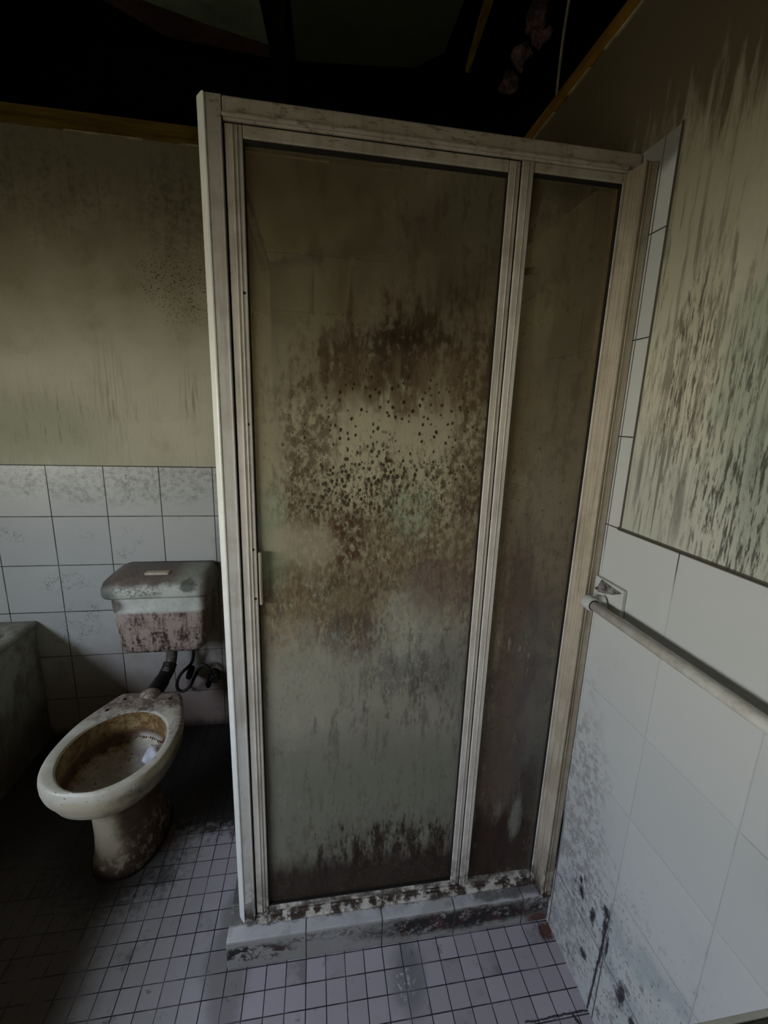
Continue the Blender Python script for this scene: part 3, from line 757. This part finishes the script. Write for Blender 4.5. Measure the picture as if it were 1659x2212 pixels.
def ring_out(s, z, cy=TY, blend=0, ew=.1, eh=.12, ecy=.33, grow=0):
    res = []
    for k in range(NS):
        th = 2*math.pi*k/NS
        ro = OUT[k]*s+grow
        px, py = ro*math.cos(th), cy+ro*math.sin(th)
        n = 2.4
        re = 1/((abs(math.cos(th))/ew)**n+(abs(math.sin(th))/eh)**n)**(1/n)
        qx, qy = re*math.cos(th), ecy+re*math.sin(th)
        X, Y = px*(1-blend)+qx*blend, py*(1-blend)+qy*blend
        X, Y = rotp(X, Y); res.append((X, Y, z))
    return res
def ring_hole(s, z, dy=0):
    a, b, cyh = .137*s, .162*s, .316+dy
    res = []
    for k in range(NS):
        th = 2*math.pi*k/NS
        bb = b*(1.0 if math.sin(th) < 0 else .98)
        res.append((*rotp(.004+a*math.cos(th), cyh+bb*math.sin(th)), z))
    return res
t = thing('toilet_pan', 'filthy white toilet pan without a seat, standing on the floor beside the shower', 'toilet', (TX, .36, 0))
bm = nb()
E_ = [(1, .105, .150, .375, 0.0), (1, .100, .145, .375, .012), (1, .090, .130, .37, .05), (1, .082, .118, .36, .12), (1, .080, .118, .355, .20), (1, .085, .13, .35, .25),
      (.80, .10, .15, .345, .283), (.42, .13, .19, .34, .305)]
rings = [ring_out(.9, z_, blend=b_, ew=ew, eh=eh, ecy=ec) for b_, ew, eh, ec, z_ in E_]
rings += [ring_out(.93, .322), ring_out(.975, .338), ring_out(1.0, .358), ring_out(1.005, .378), ring_out(.995, .392), ring_out(.975, .3985), ring_out(.95, .4005)]
def midr(a, b, f): return [tuple(p[i]*(1-f)+q[i]*f for i in range(3)) for p, q in zip(a, b)]
h0 = ring_hole(1.05, .4005)
rings += [midr(rings[-1], h0, .5), h0, ring_hole(1.02, .399), ring_hole(1.0, .393)]
loft(bm, rings, cap1=False)
mk('pan_body', bm, M['toilet'], t, smooth=True)
bm = nb()
loft(bm, [ring_hole(1.0, .3935), ring_hole(1.0, .375), ring_hole(1.0, .345), ring_hole(.98, .322), ring_hole(.94, .306), ring_hole(.90, .300), ring_hole(.80, .291), ring_hole(.62, .283), ring_hole(.4, .278), ring_hole(.2, .276), ring_hole(.1, .275)], cap0=False)
mk('bowl_lining', bm, M['bowl'], t, smooth=True)
# inlet dome at the back of the deck
bm = nb()
cxd, cyd = rotp(.0, .560)
loft(bm, [[(cxd+q*math.cos(2*math.pi*k/28), cyd+.8*q*math.sin(2*math.pi*k/28), zz) for k in range(28)] for q, zz in ((.034, .375), (.034, .400), (.030, .409), (.020, .415), (.006, .417))])
mk('inlet_dome', bm, M['toilet'], t, smooth=True)
for dx_, y_ in ((-.075, .535), (.078, .535), (-.105, .478)):
    X_, Y_ = rotp(dx_, y_)
    bm = nb(); bmesh.ops.create_cone(bm, cap_ends=True, segments=14, radius1=.007, radius2=.005, depth=.002, matrix=Matrix.Translation((X_, Y_, .4012)))
    mk('hinge_hole', bm, M['screw'], t)
# crusty lumps of scale along the bowl edge
bm = nb()
for k in range(240):
    th = random.uniform(math.radians(15), math.radians(255))
    q = ring_hole(.93+random.uniform(-.015, .02), random.uniform(.3025, .309))
    i = int(th/(2*math.pi)*NS) % NS; p = q[i]
    bmesh.ops.create_icosphere(bm, subdivisions=1, radius=1, matrix=Matrix.Translation(p)@Matrix.Rotation(random.uniform(0, 3), 4, (random.random(), random.random(), 1))@Matrix.Diagonal((random.uniform(.001, .0055), random.uniform(.001, .004), random.uniform(.0008, .002), 1)))
sc_ = mk('scale_crust', bm, M['crust'], t, smooth=True); sc_['kind'] = 'stuff'
# tissue lump in the bowl
bm = nb(); bmesh.ops.create_icosphere(bm, subdivisions=3, radius=1)
for v in bm.verts:
    n_ = v.co.copy(); w_ = 1+.16*math.sin(5*n_.x+2)*math.cos(4*n_.y)+.1*math.sin(9*n_.z+n_.x*6)
    v.co = Vector((-.318+n_.x*.034*w_, .365+n_.y*.036*w_, .3165+n_.z*.021*w_))
o = mk('tissue_lump', bm, M['paper'], None, (-.325, .375, .27), smooth=True)
tag(o, 'crumpled pale tissue lying inside the toilet bowl', 'tissue')

# ---------------------------------------------------------------- cistern on the back wall
t = thing('cistern', 'mould-covered plastic cistern hung on the tiled back wall above the toilet', 'cistern', (-.405, .88, .46))
def rrect(x0, x1, y0, y1, z, r, n=8):
    pts = []
    for (cx_, cy_, a0) in ((x1-r, y0+r, -90), (x1-.004, y1-.004, 0), (x0+.004, y1-.004, 90), (x0+r, y0+r, 180)):
        rr_ = r if cy_ < y0+r+1e-6 else .004
        for k in range(n+1):
            a = math.radians(a0+90*k/n); pts.append((cx_+rr_*math.cos(a), cy_+rr_*math.sin(a), z))
    return pts
bm = nb()
prof = [(-.518, -.298, .770, .455), (-.535, -.275, .752, .4575), (-.548, -.258, .738, .465), (-.556, -.248, .730, .478), (-.562, -.240, .727, .51), (-.570, -.232, .724, .60), (-.575, -.230, .722, .70)]
loft(bm, [rrect(a, b, c, D-.002, z_, .035) for a, b, c, z_ in prof])
mk('tank_body', bm, M['cistern'], t, smooth=False)
for p in t.children[0].data.polygons: p.use_smooth = True
bm = nb()
lid = [(-.600, -.212, .708, .702), (-.603, -.209, .705, .712), (-.603, -.209, .706, .735), (-.596, -.213, .716, .756), (-.580, -.220, .738, .772), (-.560, -.226, .775, .782), (-.545, -.235, .82, .786)]
rg = [rrect(a, b, c, D-.002, z_, .045) for a, b, c, z_ in lid]
loft(bm, rg)
mk('tank_lid', bm, M['cistern'], t, smooth=True)
bm = nb()
box(bm, (-.452, .755, .775), (-.365, .785, .786), .004, seg=2)
mk('flush_button', bm, M['btn'], t)
# flush pipe
fpz = thing('flush_pipe', 'grey curved flush pipe with black rubber elbow between cistern and toilet pan', 'pipe', (-.41, .75, .40))
path = catmull([(-.393, .80, .458), (-.392, .80, .42), (-.395, .785, .385), (-.405, .75, .362)], 6)
mk('upper_pipe', tube(nb(), path, .021, 20), M['pvc'], fpz, smooth=True)
path = catmull([(-.396, .785, .385), (-.402, .765, .364), (-.412, .725, .345), (-.420, .67, .336), (-.422, .625, .334), (-.421, .586, .334)], 6)
mk('rubber_elbow', tube(nb(), path, [.026]*12+[.029]*(len(path)-12), 20), M['black'], fpz, smooth=True)
# hose and stop valve
t = thing('stop_valve', 'corroded dark stop valve with looping black hose, on tiled wall below cistern', 'valve', (-.252, .888, .265))
hp = catmull([(-.318, .835, .462), (-.320, .838, .40), (-.325, .842, .365), (-.337, .842, .338), (-.375, .842, .300), (-.394, .842, .262), (-.395, .842, .228), (-.375, .842, .214), (-.345, .842, .235), (-.325, .842, .275), (-.304, .842, .315), (-.285, .842, .334), (-.268, .842, .325), (-.258, .842, .300), (-.254, .845, .275)], 7)
mk('hose_line', tube(nb(), hp, .0066, 12), M['black'], t, smooth=True)
mk('coupling', tube(nb(), [(-.330, .848, .325), (-.334, .848, .318), (-.347, .848, .280), (-.350, .848, .272)], [.010, .014, .014, .012], 8), M['valve'], t)
mk('valve_body', tube(nb(), [(-.252, D-.001, .262), (-.252, D-.02, .262), (-.252, D-.021, .262), (-.252, D-.055, .262), (-.252, D-.060, .262)], [.024, .022, .013, .013, .008], 18), M['valve'], t, smooth=False)
bm = nb()
for k in range(5):
    a = 2*math.pi*k/5; bmesh.ops.create_uvsphere(bm, u_segments=10, v_segments=8, radius=.008, matrix=Matrix.Translation((-.238+.014*math.cos(a), D-.05, .268+.014*math.sin(a))))
tube(bm, [(-.238, D-.062, .268), (-.238, D-.042, .268)], .016, 16)
mk('valve_handle', bm, M['valve'], t, smooth=False)
mk('valve_spout', tube(nb(), [(-.262, D-.045, .262), (-.270, D-.045, .235), (-.272, D-.045, .222)], [.010, .012, .008], 12), M['valve'], t)

# ---------------------------------------------------------------- bathtub at the left
BX = -.92
t = thing('bathtub', 'grimy white built-in bathtub along the left side, beside the toilet', 'bathtub', (-1.3, .1, 0))
bm = nb()
def rr4(x0, x1, y0, y1, z, r, n=6):
    pts = []
    for (cx_, cy_, a0) in ((x1-r, y0+r, -90), (x1-r, y1-r, 0), (x0+r, y1-r, 90), (x0+r, y0+r, 180)):
        for k in range(n+1):
            a = math.radians(a0+90*k/n); pts.append((cx_+r*math.cos(a), cy_+r*math.sin(a), z))
    return pts
x0, x1, y0, y1 = XL+.002, BX, -.78, D-.003
loft(bm, [rr4(x0, x1-.014, y0, y1, .52, .004), rr4(x0, x1-.002, y0, y1, .522, .006), rr4(x0, x1, y0, y1, .53, .008), rr4(x0, x1, y0, y1, .538, .008), rr4(x0+.004, x1-.005, y0+.004, y1-.002, .544, .008),
          rr4(x0+.05, x1-.045, y0+.06, y1-.045, .544, .07), rr4(x0+.055, x1-.052, y0+.068, y1-.052, .535, .07), rr4(x0+.08, x1-.08, y0+.11, y1-.08, .38, .09), rr4(x0+.13, x1-.13, y0+.18, y1-.13, .24, .10), rr4(x0+.2, x1-.2, y0+.28, y1-.2, .22, .08)])
mk('tub_basin', bm, M['tub'], t, smooth=False)
bm = nb(); box(bm, (BX-.03, y0, 0), (BX-.012, y1, .519), .002); box(bm, (x0, y0, 0), (BX-.031, y0+.02, .519), .002)
mk('tub_apron', bm, M['tub'], t)
# ---------------------------------------------------------------- grab rail on the right wall
t = thing('towel_rail', 'off-white towel rail running along the right wall beside the shower', 'towel rail', (W-.06, -.5, 1.02))
rx, rz = W-.042, 1.001
mk('rail_bar', tube(nb(), [(rx, -.104, rz), (rx, -.9, rz)], .0105, 24), M['rail'], t, smooth=True)
for ys, sg in ((-.088, 1), (-.915, -1)):
    bm = nb()
    # rounded knuckle that holds the bar end, and its arm to the wall plate
    loft(bm, [[(rx+q*math.cos(2*math.pi*k/24), ys+sg*yo, rz+q*math.sin(2*math.pi*k/24)) for k in range(24)] for q, yo in ((.006, .0150), (.0120, .0140), (.0150, .010), (.0160, .002), (.0158, -.012), (.0150, -.0155), (.0112, -.0158))])
    path = catmull([(rx+.002, ys, rz), (rx+.018, ys-.002*sg, rz), (W-.010, ys-.006*sg, rz+.001)], 6)
    tube(bm, path, [.0150]*9+[.0155, .016, .017, .018][:len(path)-9], 20)
    b_ = mk('bracket', bm, M['white'], t, smooth=True)
    mk('joint_ring', tube(nb(), [(rx, ys-sg*.0158, rz), (rx, ys-sg*.0170, rz)], .0122, 24), M['black'], b_)
    mk('wall_plate', box(nb(), (W-.010, ys-.059, rz-.036), (W-.0005, ys+.036, rz+.051), .002), M['white'], b_)
    bm = nb()
    P_ = ((.013, .049), (-.056, .044), (-.030, .030), (.000, .021), (.018, .017), (.034, .021), (.022, .029))
    vs_ = [bm.verts.new((W-.0108, ys+a, rz+b)) for a, b in P_]
    vt_ = [bm.verts.new((W-.0099, v.co.y, v.co.z)) for v in vs_]
    bm.faces.new(vs_); bm.faces.new(list(reversed(vt_)))
    for k in range(len(P_)): bm.faces.new((vs_[k], vs_[(k+1) % len(P_)], vt_[(k+1) % len(P_)], vt_[k]))
    mk('mould_patch', bm, M['flange'], b_)

# ---------------------------------------------------------------- vanity edge at lower right
t = thing('vanity_unit', 'dark mouldy vanity top with thin white edge at the right wall', 'vanity', (.65, -1.0, 0))
bm = nb(); box(bm, (.40, -1.30, .828), (W-.001, -.6775, .851), .002)
mk('worktop', bm, M['vanity'], t)
bm = nb(); box(bm, (.398, -.677, .826), (W-.001, -.672, .852), .001)
mk('edge_strip', bm, M['white'], t)
bm = nb(); box(bm, (.44, -1.28, 0), (W-.001, -.72, .834), .003)
mk('cabinet_body', bm, M['plaster'], t)

# ---------------------------------------------------------------- roof timbers and things up there
def slope(y): return 2.9+(y-(YR-.3))/(D+1.6-YR)*.4
def beam(name, x0, x1, hgt, mat, drop=0, ya=YR-.2, yb=D+1.1):
    bm = nb()
    q = [bm.verts.new(p) for p in ((x0, ya, slope(ya)-drop-hgt), (x1, ya, slope(ya)-drop-hgt), (x1, yb, slope(yb)-drop-hgt), (x0, yb, slope(yb)-drop-hgt),
                                   (x0, ya, slope(ya)-drop-.002), (x1, ya, slope(ya)-drop-.002), (x1, yb, slope(yb)-drop-.002), (x0, yb, slope(yb)-drop-.002))]
    for f in ((0, 1, 2, 3), (7, 6, 5, 4), (0, 4, 5, 1), (1, 5, 6, 2), (2, 6, 7, 3), (3, 7, 4, 0)): bm.faces.new([q[i] for i in f])
    return mk(name, bm, mat, None, ((x0+x1)/2, 0, 3.0))
o = mk('rafter', box(nb(), (.030, .20, 2.68), (.100, 2.0, 2.83)), M['rafter'], None, (.065, 1.0, 2.7)); tag(o, 'dark roof rafter above the left half of the shower screen', 'rafter', 'roof rafters')
o = beam('rafter', 1.02, 1.10, .16, M['rafter']); tag(o, 'dark roof rafter over the right wall, by the hanging cable', 'rafter', 'roof rafters')
o = beam('rafter', -1.15, -1.07, .16, M['rafter']); tag(o, 'dark roof rafter above the bathtub at the far left', 'rafter', 'roof rafters')
def slab(name, pts, z0, th, mat):
    bm = nb()
    lo = [bm.verts.new((a, b, z0+(b-.9)*.10)) for a, b in pts]; hi = [bm.verts.new((v.co.x, v.co.y, v.co.z+th)) for v in lo]
    bm.faces.new(lo); bm.faces.new(list(reversed(hi)))
    for k in range(len(pts)): bm.faces.new((lo[k], lo[(k+1) % len(pts)], hi[(k+1) % len(pts)], hi[k]))
    return mk(name, bm, mat, None, (sum(p[0] for p in pts)/len(pts), sum(p[1] for p in pts)/len(pts), z0))
o = slab('roof_sheet', [(-.60, .30), (.00, .30), (.022, .80), (.030, 1.00), (-.163, .949), (-.369, .879)], 2.66, .006, M['sheet']); tag(o, 'slanting grey-green roof sheet piece left of the dark rafter', 'roof sheet', 'roof sheets')
o = slab('roof_sheet', [(.108, .30), (.62, .30), (.642, .678), (.647, .892), (.56, 1.0), (.124, 1.064)], 2.66, .006, M['sheet_shaded']); tag(o, 'grey-green roof sheet, painted darker as shade, above the middle of the shower screen', 'roof sheet', 'roof sheets')
o = slab('roof_board', [(-.72, .74), (-.60, .66), (-.37, .83), (-.10, .96), (.028, 1.03), (.028, 1.10), (-.33, 1.07)], 2.675, .02, M['board']); tag(o, 'dark reddish roof board along the lower edge of the left roof sheet', 'board')
# yellow batten hanging down at an angle, upper middle
bm = nb(); tube(bm, [(.69, .50, 2.62), (.735, .845, 2.60)], .0, 4) if False else None
a_, b_ = Vector((.70, .45, 2.66)), Vector((.725, .86, 2.60)); s_ = Vector((.016, 0, 0)); u_ = Vector((0, 0, .012))
vs_ = [bm.verts.new(p) for p in (a_-s_-u_, a_+s_-u_, b_+s_*.4-u_, b_-s_*.4-u_, a_-s_+u_, a_+s_+u_, b_+s_*.4+u_, b_-s_*.4+u_)]
for f in ((0, 1, 2, 3), (7, 6, 5, 4), (0, 4, 5, 1), (1, 5, 6, 2), (2, 6, 7, 3), (3, 7, 4, 0)): bm.faces.new([vs_[i] for i in f])
o = mk('batten', bm, M['rafter_y'], None, (.71, .65, 2.63)); tag(o, 'thin ochre timber batten hanging in the dark roof space', 'batten')
bm = nb(); tube(bm, catmull([(.94, .50, 3.02), (.95, .56, 2.80), (.966, .642, 2.60), (.99, .70, 2.40), (1.0, .72, 2.225)], 5), .005, 8)
o = mk('cable', bm, M['cord'], None, (.96, .6, 2.6), smooth=True); tag(o, 'pale cable hanging in the roof space above the right wall', 'cable')
bm = nb()
for (px_, py_, pz_, r_) in ((.90, .70, 2.66, .040), (.925, .72, 2.63, .034), (.90, .80, 2.62, .036), (.885, .86, 2.58, .030), (.91, .65, 2.70, .03)):
    bmesh.ops.create_icosphere(bm, subdivisions=3, radius=r_, matrix=Matrix.Translation((px_, py_, pz_)))
from mathutils import noise as mn
for v in bm.verts: v.co += mn.noise_vector(v.co*28)*.018+mn.noise_vector(v.co*80)*.006
o = mk('insulation_clump', bm, M['insul'], None, (.9, .75, 2.65), smooth=True); tag(o, 'dusty pink insulation clump drooping from the dark roof', 'insulation')

# ---------------------------------------------------------------- light: overcast sky through the window
w = bpy.data.worlds.new('sky'); SC.world = w; w.use_nodes = True
nt = w.node_tree; nt.nodes.clear()
o_ = nt.nodes.new('ShaderNodeOutputWorld'); bg = nt.nodes.new('ShaderNodeBackground')
tc = nt.nodes.new('ShaderNodeTexCoord'); sp_ = nt.nodes.new('ShaderNodeSeparateXYZ'); rp = nt.nodes.new('ShaderNodeValToRGB')
mr = nt.nodes.new('ShaderNodeMapRange'); mr.inputs['From Min'].default_value = -.5; mr.inputs['From Max'].default_value = 1.0
nt.links.new(tc.outputs['Generated'], sp_.inputs[0]); nt.links.new(sp_.outputs[2], mr.inputs[0]); nt.links.new(mr.outputs[0], rp.inputs[0])
nt.links.new(rp.outputs[0], bg.inputs[0]); nt.links.new(bg.outputs[0], o_.inputs[0])
els = rp.color_ramp.elements
stops = [(0.0, (.12, .11, .08)), (.20, (.34, .32, .25)), (.287, (.76, .74, .62)), (.333, (.96, .95, .85)), (.42, (.86, .89, .91)), (.55, (.76, .86, 1.02)), (1.0, (.70, .88, 1.15))]
els[0].position, els[0].color = stops[0][0], stops[0][1]+(1,)
els[1].position, els[1].color = stops[-1][0], stops[-1][1]+(1,)
for p_, c_ in stops[1:-1]:
    e = els.new(p_); e.color = c_+(1,)
bg.inputs[1].default_value = 1.0
L = bpy.data.lights.new('window_portal', 'AREA'); L.shape = 'RECTANGLE'; L.size = WZ1-WZ0; L.size_y = WY1-WY0; L.energy = 1
L.cycles.is_portal = True
lo_ = bpy.data.objects.new('window_portal', L); COL.objects.link(lo_)
lo_.location = (XL-.09, (WY0+WY1)/2, (WZ0+WZ1)/2); lo_.rotation_euler = (0, math.radians(-90), 0)

# ---------------------------------------------------------------- camera
yaw, pitch, roll, f = .16070163, -.22025586, .03243126, 935.136
cy_, sy_, cp_, sp2 = math.cos(yaw), math.sin(yaw), math.cos(pitch), math.sin(pitch)
fwd = Vector((sy_*cp_, cy_*cp_, sp2)); rgt = Vector((cy_, -sy_, 0)); up = rgt.cross(fwd)
r2 = rgt*math.cos(roll)+up*math.sin(roll); u2 = -rgt*math.sin(roll)+up*math.cos(roll)
cam = bpy.data.cameras.new('camera'); co = bpy.data.objects.new('camera', cam); COL.objects.link(co)
co.matrix_world = Matrix(((r2.x, u2.x, -fwd.x, .19068915), (r2.y, u2.y, -fwd.y, -.9126524), (r2.z, u2.z, -fwd.z, 1.3988646), (0, 0, 0, 1)))
cam.sensor_fit = 'VERTICAL'; cam.sensor_height = 24; cam.lens = f/2212*24; cam.clip_start = .02
SC.camera = co

for o in list(bpy.data.objects):
    if '_base' in o: del o['_base']
SC.view_settings.view_transform = 'Standard'; SC.view_settings.look = 'None'; SC.view_settings.gamma = 1
SC.view_settings.use_curve_mapping = False; SC.view_settings.exposure = 4.4
SC.cycles.use_denoising = True
SC.cycles.max_bounces = 5; SC.cycles.diffuse_bounces = 3; SC.cycles.glossy_bounces = 2; SC.cycles.transparent_max_bounces = 8
SC.cycles.use_adaptive_sampling = True; SC.cycles.adaptive_threshold = .06; SC.cycles.adaptive_min_samples = 12
SC.cycles.caustics_reflective = False; SC.cycles.caustics_refractive = False
SC.cycles.sample_clamp_indirect = 4
